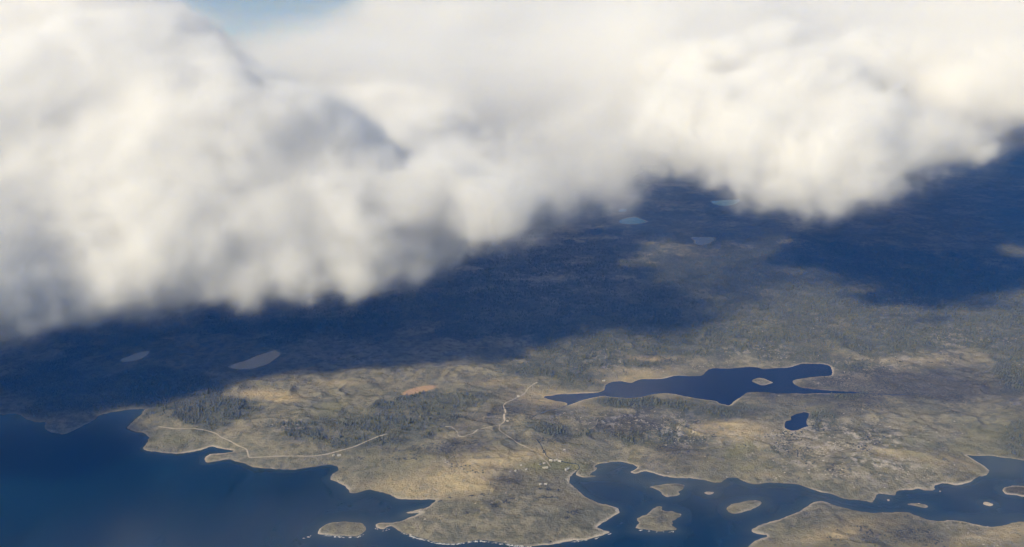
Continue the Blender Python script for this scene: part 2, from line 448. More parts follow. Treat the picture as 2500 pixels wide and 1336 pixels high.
g.bsdf(c, 0.95, 0.1, g.math('ADD', g.math('MULTIPLY', mid, 6.0), g.math('MULTIPLY', fine, 2.6)), 0.9, 1.4)
M_LAND = g.m

qz = h[quads].max(1)
keep = qz > -1.5
qi = isle_id[quads].max(1)
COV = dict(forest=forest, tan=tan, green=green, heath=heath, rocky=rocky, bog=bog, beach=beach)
V = np.stack([X, Y, h], 1)
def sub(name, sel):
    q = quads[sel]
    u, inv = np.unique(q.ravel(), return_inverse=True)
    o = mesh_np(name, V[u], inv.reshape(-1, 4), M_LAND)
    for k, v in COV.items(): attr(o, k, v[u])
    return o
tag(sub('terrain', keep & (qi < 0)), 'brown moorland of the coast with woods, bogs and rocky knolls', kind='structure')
for k, (lab, _) in enumerate(ISLES):
    tag(sub('island', keep & (qi == k)), lab, 'island', 'islands in the sound', 'structure')
tag(sub('island', keep & (qi == len(ISLES))), 'wooded islet in the middle of the long inland lake', 'island', None, 'structure')
print('terrain', round(time.time() - T0, 1))

# ------------------------------------------------------------------ water
az2 = np.radians(np.linspace(-56, 56, 420)); dep2 = np.radians(np.concatenate([np.linspace(46, 20, 330), np.linspace(19.7, 1.0, 60)]))
A2, R2 = np.meshgrid(az2, ALT / np.tan(dep2))
xs = (R2 * np.sin(A2)).ravel(); ys = (R2 * np.cos(A2)).ravel()
sl_ = land_sdf(xs, ys)
jj = np.arange(xs.size).reshape(A2.shape)
q2 = np.stack([jj[:-1, :-1], jj[1:, :-1], jj[1:, 1:], jj[:-1, 1:]], -1).reshape(-1, 4)
PX2, PY2 = to_px(xs, ys, 0)
shal = np.exp(np.minimum(sl_, 0) / 20.0) * 0.55 + np.exp(np.minimum(sl_, 0) / 70.0) * 0.12 + np.clip(blobs(PX2, PY2, [(2450,1135,60,26,12,1.2),(2160,1214,16,7,0,.8),(1010,1252,40,7,-15,.8),(1430,1163,30,8,0,.4),(1480,1140,30,10,0,.4),(1640,1180,120,9,3,.35),(2400,1262,160,12,0,.35),(1600,1300,60,6,0,.4),(1560,1175,90,14,10,.3)]), 0, 1)
def water_mat(name, deep, shallow, wav=0.045, far=0.16):
    g = G(name)
    p_ = g.pos()
    st = g.n('ShaderNodeMapping'); st.inputs['Scale'].default_value = (1.0, 0.28, 1.0); st.inputs['Rotation'].default_value = (0, 0, 0.5); g.l(p_, st.inputs['Vector'])
    v = g.noise(0.0045, 7, 0.65, st.outputs[0])
    c = g.mix(g.ramp(v, 0.36, 0.68), deep, tuple(x * 1.6 + 0.001 for x in deep))
    if shallow: c = g.mix(g.attr('shallow'), c, shallow)
    w = g.noise(wav, 6, 0.6, p_)
    b = g.bsdf(c, far, 0.5, w, 0.22, 1.0)
    g.l(g.ramp(v, 0.4, 0.65, far * 0.9, far * 1.7), b.inputs['Roughness'])
    b.inputs['IOR'].default_value = 1.33
    return g.m
M_SEA = water_mat('sea_water', (0.0004, 0.012, 0.026), (0.045, 0.06, 0.06))
M_LAKE = water_mat('lake_water', (0.008, 0.014, 0.034), None, 0.09)
M_POND = water_mat('pond_water', (0.06, 0.07, 0.095), None, 0.09, 0.05)
o = mesh_np('sea', np.stack([xs, ys, np.zeros_like(xs)], 1), q2, M_SEA)
attr(o, 'shallow', np.clip(shal, 0, 1))
tag(o, 'deep blue sea water of the bay and the sound', kind='structure')
def sheet(name, poly, z, mat, grow=9.0):
    c = poly.mean(0)
    n = len(poly)
    e = np.roll(poly, -1, 0) - np.roll(poly, 1, 0)
    nrm = np.stack([e[:, 1], -e[:, 0]], 1); nrm /= np.linalg.norm(nrm, axis=1)[:, None] + 1e-6
    area = 0.5 * np.sum(poly[:, 0] * np.roll(poly[:, 1], -1) - np.roll(poly[:, 0], -1) * poly[:, 1])
    if area < 0: nrm = -nrm
    p = poly + nrm * grow
    me = bpy.data.meshes.new(name)
    me.from_pydata([(a, b, z) for a, b in p], [], [list(range(n)) if area > 0 else list(range(n))[::-1]])
    me.materials.append(mat)
    o = bpy.data.objects.new(name, me); COL.objects.link(o)
    return o
tag(sheet('lake', lake_w, LAKE_Z, M_LAKE), 'long dark inland lake with a wooded islet', kind='structure')
for (lab, _, z), p in zip(PONDS, pond_w):
    tag(sheet('pond', p, z, M_LAKE if 'boot' in lab else M_POND), lab, kind='structure')
# ------------------------------------------------------------------ gravel roads and streams, laid on the land
def resample(p, step):
    seg = np.hypot(*np.diff(p, axis=0).T); L = np.concatenate([[0], np.cumsum(seg)])
    t = np.linspace(0, L[-1], max(2, int(L[-1] / step) + 1))
    return np.stack([np.interp(t, L, p[:, 0]), np.interp(t, L, p[:, 1])], 1)
def ribbon(name, pts, width, lift, mat, wob=0.0, seed=0):
    p = chaikin(pts, 2, False)
    x, y, z = on_ground(p[:, 0], p[:, 1])
    c = resample(np.stack([x, y], 1), 4.0)
    tg = np.gradient(c, axis=0); tg /= np.linalg.norm(tg, axis=1)[:, None] + 1e-6
    nm = np.stack([-tg[:, 1], tg[:, 0]], 1)
    i = np.arange(len(c))
    w = width * 0.5 * (1 + wob * noise2(i * 0.17, i * 0.0, seed))
    V = []
    for k in (-1, -0.4, 0.4, 1):
        q = c + nm * (w * k)[:, None]
        zz = np.maximum(height(q[:, 0], q[:, 1]), 0) + lift
        V.append(np.column_stack([q, zz]))
    V = np.stack(V, 1).reshape(-1, 3)
    F_ = [(4 * a + b, 4 * a + b + 1, 4 * a + b + 5, 4 * a + b + 4) for a in range(len(c) - 1) for b in range(3)]
    F_ = [f[::-1] for f in F_]
    return mesh_np(name, V, F_, mat)
g = G('gravel'); p_ = g.pos()
g.bsdf(g.mix(g.noise(0.12, 4, 0.6, p_), (0.32, 0.285, 0.23), (0.48, 0.43, 0.35)), 0.95, 0.1); M_GRAVEL = g.m
ROADS = [
 ('pale gravel road following the bay shore past the inlet', [(387,1042),(433,1048),(466,1046),(499,1050),(529,1059),(537,1067),(562,1077),(583,1090),(602,1096),(606,1111),(608,1118),(642,1116),(683,1114),(725,1114),(767,1114),(800,1109),(833,1100),(866,1091),(920,1067),(945,1060)], 5.5),
 ('curling gravel track with a hairpin on the heath', [(1087,1042),(1102,1042),(1112,1050),(1118,1058),(1118,1065),(1129,1067),(1154,1059),(1178,1046),(1216,1039),(1220,1038)], 4.5),
 ('straight gravel track running down to the farmstead', [(1220,1038),(1218,1051),(1237,1063),(1266,1084),(1294,1096),(1307,1105),(1324,1120),(1334,1126),(1340,1135),(1345,1141)], 5.0),
 ('bright winding gravel road climbing from the junction to the woods', [(1220,1038),(1233,1029),(1230,1018),(1235,1005),(1228,992),(1234,984),(1248,978),(1270,968),(1282,960),(1288,949),(1298,941),(1312,933)], 6.5),
]
for lab, pts, w in ROADS:
    tag(ribbon('gravel_road', pts, w * 0.8, 0.55, M_GRAVEL, 0.25), lab, kind='structure')
STREAMS = [
 ('dark stream running past the farm cottages into the cove', [(1310,1072),(1322,1088),(1327,1102),(1335,1115),(1348,1122),(1368,1127),(1390,1131),(1410,1133),(1416,1142),(1407,1151)], 2.6),
 ('thin dark outflow stream at the end of the long lake', [(1384,990),(1362,999),(1338,1003),(1320,1010),(1300,1018)], 3.5),
 ('narrow dark creek trailing from the lake towards the moor', [(2085,958),(2130,962),(2180,965),(2240,962)], 5.0),
]
for lab, pts, w in STREAMS:
    tag(ribbon('stream', pts, w, 0.35, M_LAKE, 0.5, 3), lab, kind='structure')
# a pale sandbar path drawn by the sea at the tidal flat
tag(ribbon('sandbar', [(2356,1111),(2380,1126),(2400,1138),(2414,1150)], 6, 0.5, M_GRAVEL, 0.3, 5), 'pale strand line slanting across the head of the tidal flat', kind='structure')

# ------------------------------------------------------------------ farm buildings
def flat_mat(name, col, rough=0.8):
    g = G(name); p_ = g.pos()
    g.bsdf(g.mix(g.noise(0.7, 3, 0.6, p_), tuple(0.85 * v for v in col), col), rough, 0.25); return g.m
M_WALL = flat_mat('white_boards', (0.55, 0.52, 0.46)); M_ROOFP = flat_mat('pale_metal_roof', (0.5, 0.47, 0.41), 0.6)
M_ROOFD = flat_mat('grey_felt_roof', (0.2, 0.19, 0.18)); M_BRICK = flat_mat('chimney_brick', (0.3, 0.16, 0.11))
M_GLASS = flat_mat('dark_window', (0.03, 0.035, 0.045), 0.2); M_DOOR = flat_mat('door_paint', (0.24, 0.1, 0.07))
def raw(name, v, f, mat, parent):
    me = bpy.data.meshes.new(name); me.from_pydata(v, [], f); me.materials.append(mat)
    o = bpy.data.objects.new(name, me); COL.objects.link(o); o.parent = parent; return o
def boxv(x0, x1, y0, y1, z0, z1):
    v = [(x, y, z) for x in (x0, x1) for y in (y0, y1) for z in (z0, z1)]
    return v, [(0, 1, 3, 2), (4, 6, 7, 5), (0, 4, 5, 1), (2, 3, 7, 6), (0, 2, 6, 4), (1, 5, 7, 3)]
def house(name, label, cat, px, py, L, D, Hw, rise, rot, roof, chimney=False, group=None):
    x, y, z = (float(v[0]) for v in on_ground([px], [py]))
    e = bpy.data.objects.new(name, None); COL.objects.link(e)
    e.location = (x, y, z - 0.3); e.rotation_euler = (0, 0, math.radians(rot))
    tag(e, label, cat, group)
    a, b = L / 2, D / 2; t = Hw + rise
    raw('wall', [(-a, -b, 0), (a, -b, 0), (a, b, 0), (-a, b, 0), (-a, -b, Hw), (a, -b, Hw), (a, b, Hw), (-a, b, Hw), (-a, 0, t), (a, 0, t)],
        [(0, 1, 5, 4), (2, 3, 7, 6), (1, 2, 6, 9, 5), (3, 0, 4, 8, 7), (0, 3, 2, 1)], M_WALL, e)
    o_ = 0.5; k = rise / b; th = 0.25
    ro = raw('roof', [(-a - o_, -b - o_, Hw - k * o_ + .05), (a + o_, -b - o_, Hw - k * o_ + .05), (a + o_, 0, t + .05), (-a - o_, 0, t + .05), (a + o_, b + o_, Hw - k * o_ + .05), (-a - o_, b + o_, Hw - k * o_ + .05),
        (-a - o_, -b - o_, Hw - k * o_ + .05 + th), (a + o_, -b - o_, Hw - k * o_ + .05 + th), (a + o_, 0, t + .05 + th), (-a - o_, 0, t + .05 + th), (a + o_, b + o_, Hw - k * o_ + .05 + th), (-a - o_, b + o_, Hw - k * o_ + .05 + th)],
        [(6, 7, 8, 9), (9, 8, 10, 11), (0, 3, 2, 1), (3, 5, 4, 2), (0, 1, 7, 6), (4, 5, 11, 10), (1, 2, 8, 7), (2, 4, 10, 8), (5, 3, 9, 11), (3, 0, 6, 9)], roof, e)
    if chimney:
        raw('chimney', *boxv(-a * .4 - .4, -a * .4 + .4, -.4, .4, t - .6, t + 1.2), M_BRICK, ro)
    raw('door', *boxv(-.5, .5, -b - .06, -b + .02, 0.3, 2.3), M_DOOR, e)
    for s in (-.6, .6):
        raw('window', *boxv(a * s - .6, a * s + .6, -b - .05, -b + .02, 1.2, 2.3), M_GLASS, e)
    return e
HOUSES = [
 ('barn', 'longest white shed, just below the end of the gravel track', 'barn', 1331, 1143, 15, 6, 3.2, 1.8, 12, M_ROOFP, False),
 ('barn', 'white barn beside the cove where the stream comes out', 'barn', 1384, 1147, 12, 6.5, 3.4, 2, 42, M_ROOFP, False),
 ('cottage', 'white cottage nearest the track in the row along the stream', 'cottage', 1345, 1125, 9, 6, 3, 2, -14, M_ROOFP, True),
 ('cottage', 'second white cottage of the row along the stream', 'cottage', 1355, 1125, 7, 6, 3, 2, 25, M_ROOFP, True),
 ('cottage', 'small white cottage set end-on in the row along the stream', 'cottage', 1360.5, 1123.5, 6, 5, 3, 2, 70, M_ROOFP, True),
 ('cottage', 'white cottage at the cove end of the row along the stream', 'cottage', 1366, 1127, 9, 6, 3, 2, -20, M_ROOFP, True),
 ('shed', 'little pale shed left of the track end above the long shed', 'shed', 1328, 1132, 6, 5, 2.6, 1.4, 30, M_ROOFP, False),
 ('shed', 'dull low shed at the end of a footpath near the farm', 'shed', 1318, 1135, 6, 4, 2.4, 1.2, 28, M_ROOFD, False),
 ('hut', 'lone white hut in the field above the farm cottages', 'hut', 1378, 1099, 5, 4.5, 2.6, 1.5, 0, M_ROOFP, False),
 ('hut', 'small white hut in the heath left of the farm', 'hut', 1285, 1147, 5.5, 4, 2.4, 1.4, 60, M_ROOFP, False),
 ('hut', 'white hut farthest out on the heath left of the farm', 'hut', 1259, 1150, 7, 4, 2.4, 1.4, 65, M_ROOFP, False),
 ('hut', 'tiny pale hut above the two heath huts', 'hut', 1272, 1137, 4.5, 4, 2.4, 1.3, 10, M_ROOFP, False),
 ('hut', 'pale hut below the farm, the left one of the pair', 'hut', 1319, 1183, 5, 4, 2.4, 1.3, 15, M_ROOFP, False),
 ('hut', 'pale hut below the farm, the right one of the pair', 'hut', 1332, 1183, 6, 4, 2.4, 1.3, -20, M_ROOFP, False),
 ('cabin', 'white cabin on the bank at the bend of the long lake', 'cabin', 1474, 931, 9, 6, 3, 2, 20, M_ROOFP, True),
 ('cabin', 'white roadside hut just above the track junction', 'cabin', 1239, 1029, 6, 5, 2.8, 1.6, 15, M_ROOFP, False),
 ('cabin', 'white house at the bend of the bright winding road', 'cabin', 1265, 969, 8, 6, 3, 2, 0, M_ROOFP, True),
 ('cottage', 'white cottage below the bay shore road, the smaller one', 'cottage', 814, 1113, 5, 4.5, 2.8, 1.6, 30, M_ROOFP, False),
 ('cottage', 'white cottage below the bay shore road, the larger one', 'cottage', 828, 1113, 10, 6, 3, 2, 20, M_ROOFP, True),
]
for n_h, lab, cat, px, py, L_, D_, Hw, rise, rot, rf, ch in HOUSES:
    house(n_h, lab, cat, px, py, L_, D_, Hw, rise, rot, rf, ch, 'scattered farm buildings')
print('houses', round(time.time() - T0, 1))

# ------------------------------------------------------------------ trees
def grid_at(x, y, arr):                    # value of a land-cover map at a place
    a_ = np.arctan2(x, y); d_ = np.arctan(ALT / np.hypot(x, y))
    iu = np.clip(np.round(np.interp(a_, az, np.arange(nu))), 0, nu - 1).astype(int)
    iv = np.clip(np.round(np.interp(-d_, -dep, np.arange(nv))), 0, nv - 1).astype(int)
    return arr[iv * nu + iu]
g = G('spruce_needles'); p_ = g.pos()
rn = g.noise(0.09, 3, 0.6, p_)
g.bsdf(g.mix(g.ramp(rn, 0.3, 0.7), (0.07, 0.074, 0.036), (0.135, 0.13, 0.07)), 0.9, 0.1); M_TREE = g.m
M_BARK = flat_mat('bark', (0.09, 0.07, 0.055))
def tree_shape(rs):                        # two ragged skirts of boughs and a leaning tip
    v = []; f = []
    for (z0, z1, r) in ((0.08, 0.66, 0.3), (0.42, 1.0, 0.2)):
        n0 = len(v); n = 5
        for k in range(n):
            a = 2 * math.pi * k / n + rs.random()
            q = r * (0.65 + 0.6 * rs.random())
            v.append((q * math.cos(a), q * math.sin(a), z0 + 0.1 * rs.random()))
        v.append((0.05 * rs.random(), 0.05 * rs.random(), z1))
        for k in range(n):
            f.append((n0 + k, n0 + (k + 1) % n, n0 + n))
    return np.array(v), np.array(f)
RS = np.random.default_rng(21)
SH = [tree_shape(RS) for _ in range(6)]
NT = 420000
ra = np.radians(RS.uniform(-36, 36, NT)); rd = np.sqrt(RS.uniform(1900.0 ** 2, 5600.0 ** 2, NT))
tx = rd * np.sin(ra); ty = rd * np.cos(ra)
fd = grid_at(tx, ty, forest)
clump = 0.5 + 0.5 * fbm2(tx, ty, 60, 3, 80)
pr = np.clip(fd * 1.1 - 0.08, 0, 1) * np.clip(clump * 2.4 - 0.6, 0.05, 1)
pr = np.maximum(pr, 0.03 * (grid_at(tx, ty, heath) > 0.25) * (grid_at(tx, ty, s_land) > 20) * (grid_at(tx, ty, wet) < -15))
ok = (RS.random(NT) < pr * 0.5) & (grid_at(tx, ty, s_land) > 12) & (grid_at(tx, ty, wet) < -6)
for lab, pts, w in ROADS:                  # keep the roads clear
    p = chaikin(pts, 1, False); x, y, z = on_ground(p[:, 0], p[:, 1]); c = resample(np.stack([x, y], 1), 6.0)
    for cx, cy_ in c: ok &= ((tx - cx) ** 2 + (ty - cy_) ** 2) > 49
tx, ty = tx[ok], ty[ok]
tz = height(tx, ty)
th = (4.5 + 6.0 * RS.random(len(tx)) ** 1.4) * (0.55 + 0.6 * np.clip(grid_at(tx, ty, forest), 0, 1))
print('trees', len(tx), round(time.time() - T0, 1))
# the trees that show largest, each an object of its own
show = th / np.hypot(np.hypot(tx, ty), ALT)
tpx, tpy = to_px(tx, ty, tz)
inview = (tpx > 10) & (tpx < 2490) & (tpy > 760) & (tpy < 1326)
order = np.argsort(-np.where(inview, show, 0))[:300]
own = np.zeros(len(tx), bool); own[order] = True
crown_me = []
for v, f in SH:
    me = bpy.data.meshes.new('crown'); me.from_pydata([tuple(q) for q in v], [], [tuple(int(i) for i in q) for q in f]); me.materials.append(M_TREE); crown_me.append(me)
tv, tf = [], []
for k in range(5):
    a = 2 * math.pi * k / 5; tv += [(0.028 * math.cos(a), 0.028 * math.sin(a), -0.03), (0.016 * math.cos(a), 0.016 * math.sin(a), 0.5)]
for k in range(5): tf.append((2 * k, (2 * k + 2) % 10, (2 * k + 3) % 10, 2 * k + 1))
trunk_me = bpy.data.meshes.new('trunk'); trunk_me.from_pydata(tv, [], tf); trunk_me.materials.append(M_BARK)
LANDMARKS = [('the farmstead by the cove', 1350, 1135), ('the boot-shaped pond', 1945, 1030), ('the long lake', 1700, 945), ('the hairpin track on the heath', 1120, 1055), ('the bay shore road', 680, 1105), ('the bright winding road', 1245, 985), ('the tidal flat', 2430, 1120), ('the channel shore below the pond', 2000, 1140), ('the outer shore of the peninsula', 1200, 1270), ('the head of the bay', 380, 1050), ('the peninsula beyond the channel', 2200, 1300), ('the orange bog', 1030, 950), ('the moor past the end of the lake', 2300, 950), ('the woods above the lake', 1700, 830)]
def beside(px, py):
    return min(LANDMARKS, key=lambda q: (q[1] - px) ** 2 + (2.2 * (q[2] - py)) ** 2)[0]
for i in order:
    e = bpy.data.objects.new('spruce_tree', None); COL.objects.link(e)
    e.location = (tx[i], ty[i], tz[i]); e.scale = (th[i] * RS.uniform(.9, 1.5),) * 2 + (th[i],); e.rotation_euler = (0, 0, RS.uniform(0, 6.28))
    pl = beside(tpx[i], tpy[i]); tag(e, 'one of the small dark spruces near ' + pl, 'tree', 'spruces near ' + pl)
    c_ = bpy.data.objects.new('crown', crown_me[int(RS.integers(6))]); COL.objects.link(c_); c_.parent = e
    c_ = bpy.data.objects.new('trunk', trunk_me); COL.objects.link(c_); c_.parent = e
def mass(name, x, y, z, s, shapes, mat, wide, label, smooth=False):
    n = len(x); pick = RS.integers(len(shapes), size=n); rot = RS.uniform(0, 6.28, n); wd = RS.uniform(*wide, n)
    VV, FF, off = [], [], 0
    for k, (v, f) in enumerate(shapes):
        m = np.nonzero(pick == k)[0]
        if not len(m): continue
        c, s_ = np.cos(rot[m])[:, None], np.sin(rot[m])[:, None]
        sx = (s[m] * wd[m])[:, None]
        vx = (v[None, :, 0] * c - v[None, :, 1] * s_) * sx + x[m][:, None]
        vy = (v[None, :, 0] * s_ + v[None, :, 1] * c) * sx + y[m][:, None]
        vz = v[None, :, 2] * s[m][:, None] + z[m][:, None]
        VV.append(np.stack([vx, vy, vz], -1).reshape(-1, 3))
        FF.append((f[None] + (np.arange(len(m)) * len(v))[:, None, None]).reshape(-1, 3) + off)
        off += len(m) * len(v)
    o = mesh_np(name, np.vstack(VV), np.vstack(FF), mat, smooth)
    return tag(o, label, kind='stuff')
mass('forest', tx[~own], ty[~own], tz[~own] - 0.2, th[~own], SH, M_TREE, (0.9, 1.5), 'open spruce woods covering the moor round the lake')

# ------------------------------------------------------------------ boulders and bare rock
def rock_shape(rs):
    t = (1 + 5 ** .5) / 2
    v = np.array([(-1, t, 0), (1, t, 0), (-1, -t, 0), (1, -t, 0), (0, -1, t), (0, 1, t), (0, -1, -t), (0, 1, -t), (t, 0, -1), (t, 0, 1), (-t, 0, -1), (-t, 0, 1)], float) / 1.9
    f = np.array([(0, 11, 5), (0, 5, 1), (0, 1, 7), (0, 7, 10), (0, 10, 11), (1, 5, 9), (5, 11, 4), (11, 10, 2), (10, 7, 6), (7, 1, 8), (3, 9, 4), (3, 4, 2), (3, 2, 6), (3, 6, 8), (3, 8, 9), (4, 9, 5), (2, 4, 11), (6, 2, 10), (8, 6, 7), (9, 8, 1)])
    v = v * rs.uniform(0.7, 1.25, (12, 1)) * np.array([rs.uniform(.8, 1.5), 1, rs.uniform(.35, .6)])
    return v, f
RK = [rock_shape(RS) for _ in range(5)]
g = G('pale_rock'); p_ = g.pos()
g.bsdf(g.mix(g.noise(0.5, 4, 0.6, p_), (0.3, 0.27, 0.23), (0.56, 0.51, 0.44)), 0.9, 0.15); M_ROCK = g.m
NR = 220000
ra = np.radians(RS.uniform(-35, 35, NR)); rd = np.sqrt(RS.uniform(1900.0 ** 2, 4600.0 ** 2, NR))
rx_ = rd * np.sin(ra); ry_ = rd * np.cos(ra)
sh_ = grid_at(rx_, ry_, s_land)
pr = np.clip(grid_at(rx_, ry_, rocky) - 0.12, 0, 1) * np.clip(fbm2(rx_, ry_, 50, 3, 90) * 3.5, 0, 1) * 1.0
pr = np.maximum(pr, 0.12 * ((sh_ > 0) & (sh_ < 7)))
pr = np.where((sh_ < 0) | (grid_at(rx_, ry_, wet) > -2), 0, pr)
ok = RS.random(NR) < pr
rx_, ry_ = rx_[ok], ry_[ok]; rz_ = height(rx_, ry_)
rs_ = 0.7 + 1.9 * RS.random(len(rx_)) ** 3
mass('rubble', rx_, ry_, rz_, rs_, RK, M_ROCK, (0.9, 1.4), 'pale loose rock strewn over knolls and along the shore')
print('rocks', len(rx_))
BOULD = [(1201,1228),(1161,1229),(1038,1268),(1235,1203),(1259,1151),(1245,1152),(1290,1117),(1265,1118),(2057,1132),(2010,1125),(2026,1148),(2088,1182),(2115,1170),(2085,1190),(1888,1124),(1631,1155),(1728,1127),(2390,1108),(2350,1059),(1895,1166),(1975,1155),(2000,1170),(2042,1163),(1760,1068),(1700,1050),(1656,1044),(1430,1130),(2295,1200),(2265,1160),(2150,1160),(2190,1170),(2330,1135),(2345,1150),(1915,1052),(1945,1060),(1990,1060),(2060,1010),(2105,1000)]
rock_me = []
for v, f in RK:
    me = bpy.data.meshes.new('boulder'); me.from_pydata([tuple(q) for q in v], [], [tuple(int(i) for i in q) for q in f]); me.materials.append(M_ROCK); rock_me.append(me)
bp = np.array(BOULD, float); bx, by, bz = on_ground(bp[:, 0], bp[:, 1])
for k in range(len(bp)):
    o = bpy.data.objects.new('boulder', rock_me[k % 5]); COL.objects.link(o)
    s_ = RS.uniform(1.3, 2.6); o.location = (bx[k], by[k], bz[k] + .2 * s_); o.scale = (s_ * 1.2, s_ * 1.2, s_); o.rotation_euler = (0, 0, RS.uniform(0, 6))
    pl = beside(*BOULD[k]); tag(o, 'one of the large pale boulders near ' + pl, 'boulder', 'boulders near ' + pl)

# ------------------------------------------------------------------ dark juniper thickets on the peninsula
JUN = [(1205,1232,10,3,22),(1240,1227,12,3,26),(1140,1253,4,3,8),(1210,1237,8,2,14),(1250,1218,8,2,10),(1338,1195,8,2.5,18),(1322,1193,6,2,10),(1362,1197,5,2,8),(1340,1214,18,3,40),(1400,1250,16,4,34),(1385,1262,8,3,14),(1235,1223,8,2,10),(1075,1222,3,2,6),(1098,1215,4,2,6),(1152,1211,8,2,10),(1180,1207,10,2,12),(990,1120,30,4,40),(885,1120,10,3,14),(1050,1095,60,7,90),(1100,1085,50,5,60),(960,1075,50,6,90),(1330,1102,4,6,14),(1230,1175,30,6,30),(1160,1150,25,5,20)]
jx, jy = [], []
for cx, cy_, sx, sy, n in JUN:
    jx += list(RS.normal(cx, sx * .6, n)); jy += list(RS.normal(cy_, sy * .6, n))
jx, jy, jz = on_ground(np.array(jx), np.array(jy))
g = G('juniper'); g.bsdf((0.06, 0.055, 0.034), 0.95, 0.05); M_JUN = g.m
NS = 260000                                # low scrub over the heath
ra = np.radians(RS.uniform(-35, 35, NS)); rd = np.sqrt(RS.uniform(1900.0 ** 2, 4300.0 ** 2, NS))
sx_ = rd * np.sin(ra); sy_ = rd * np.cos(ra)
pr = np.clip(grid_at(sx_, sy_, heath) + 0.5 * grid_at(sx_, sy_, rocky) - 0.25, 0, 1) * np.clip(2.6 * fbm2(sx_, sy_, 55, 4, 95, 0.6), 0, 1)
ok = (RS.random(NS) < pr * 3.2) & (grid_at(sx_, sy_, s_land) > 12) & (grid_at(sx_, sy_, wet) < -8)
sx_, sy_ = sx_[ok][:16000], sy_[ok][:16000]; print('scrub', len(sx_), ok.sum())
jx = np.concatenate([jx, sx_]); jy = np.concatenate([jy, sy_]); jz = np.concatenate([jz, height(sx_, sy_)])
mass('shrubbery', jx, jy, jz, 1.0 + 1.3 * RS.random(len(jx)), RK, M_JUN, (0.9, 1.7), 'dark juniper scrub in clumps over the heath')

# ------------------------------------------------------------------ surf
g = G('surf_foam'); g.bsdf((0.66, 0.67, 0.68), 0.7, 0.2); M_FOAM = g.m
SURF = [([(742,1314),(748,1313),(754,1311),(760,1309)],1.0),([(790,1307),(817,1310),(844,1312),(868,1313),(886,1307),(895,1298)],.7),([(979,1300),(1008,1311),(1041,1319),(1066,1327),(1099,1329),(1129,1327),(1158,1321),(1195,1323),(1242,1331),(1296,1335)],1.0),
 ([(916,1290),(933,1297),(950,1290)],.5),([(1391,1323),(1446,1317),(1491,1302)],.35),([(1545,1294),(1568,1295),(1610,1299),(1650,1297)],.25)]
FV, FF = [], []
for pts, amt in SURF:
    p = resample(chaikin(pts, 1, False), 0.7)
    for q in p:
        if RS.random() > 0.6 * amt * (0.35 + 0.5 * noise2(np.array([q[0] * .11]), np.array([q[1] * .11]), 77)[0] + .25): continue
        x, y = at_z(q[0] + RS.normal(0, 1), q[1] + RS.normal(0.4, 0.8))
        n0 = len(FV); a = RS.uniform(0, 6.28); L_ = RS.uniform(1.2, 4.2); w_ = RS.uniform(.6, 1.6)
        for k in range(7):
            t = 2 * math.pi * k / 7; r = RS.uniform(.7, 1.1)
            ux, uy = L_ * r * math.cos(t), w_ * r * math.sin(t)
            FV.append((x + ux * math.cos(a * .2) - uy * math.sin(a * .2), y + ux * math.sin(a * .2) + uy * math.cos(a * .2), 0.05))
        FV.append((x, y, 0.45))
        FF += [(n0 + k, n0 + (k + 1) % 7, n0 + 7) for k in range(7)]
tag(mesh_np('surf', FV, FF, M_FOAM), 'white surf breaking along the outer shore of the peninsula', kind='stuff')
print('details', round(time.time() - T0, 1))

print('water', round(time.time() - T0, 1))
# ------------------------------------------------------------------ clouds: puffs set out in space, eroded by noise, as vapour round a dense white heart
def cloud_field(gx, gy, gz, puffs, amp, scale, seed, k=60.0, zb=None):
    shp = gx.shape
    acc = np.zeros(shp, np.float32)
    for px, py, Y, rpx, rpy, rd in puffs:
        cx, cy_, cz = at_y(px, py, Y)
        m = math.sqrt(cx * cx + cy_ * cy_ + (cz - ALT) ** 2) / F * (W / W)
        rx, rz, ry = rpx * m, rpy * m, rd
        cz = cz - 0.42 * rz                  # flat-bottomed heaps: full above, shallow below
        ex = (gx - cx) / rx; ey = (gy - cy_) / ry; ez = (gz - cz) / np.where(gz < cz, rz * 0.4, rz * 1.12)
        q = np.sqrt(ex * ex + ey * ey + ez * ez)
        d = (1 - q) * min(rx, ry, rz)
        acc += np.exp(np.clip(d / k, -12, 9))
    f = (k * np.log(acc + 1e-6)).astype(np.float32)
    m = np.nonzero(f.ravel() > -2.6 * amp)[0]   # noise matters only near and inside the puffs
    x, y, z = gx.ravel()[m], gy.ravel()[m], gz.ravel()[m]
    fm = f.ravel()[m]
    q1 = fbm3(x, y, z, scale * 0.7, 2, seed + 31); q2 = fbm3(x + 500, y, z, scale * 0.7, 2, seed + 33)
    n = fbm3(x + 160 * q1, y + 160 * q2, (z + 120 * q1) * 1.2, scale, 5, seed, 0.5)
    z0 = 330.0 if zb is None else zb
    low = sstep(z0 + 420, z0 + 120, z)      # the underside is the most torn
    w = fbm3(x + 60 * q2, y - 300, z + 60 * q1, scale * 0.2, 4, seed + 17, 0.68)
    fm = fm + amp * (1.75 * n - 0.03) + amp * w * (0.6 + 0.7 * low) * np.exp(-np.clip(fm, 0, None) / 90.0)
    f.ravel()[m] = fm
    return f

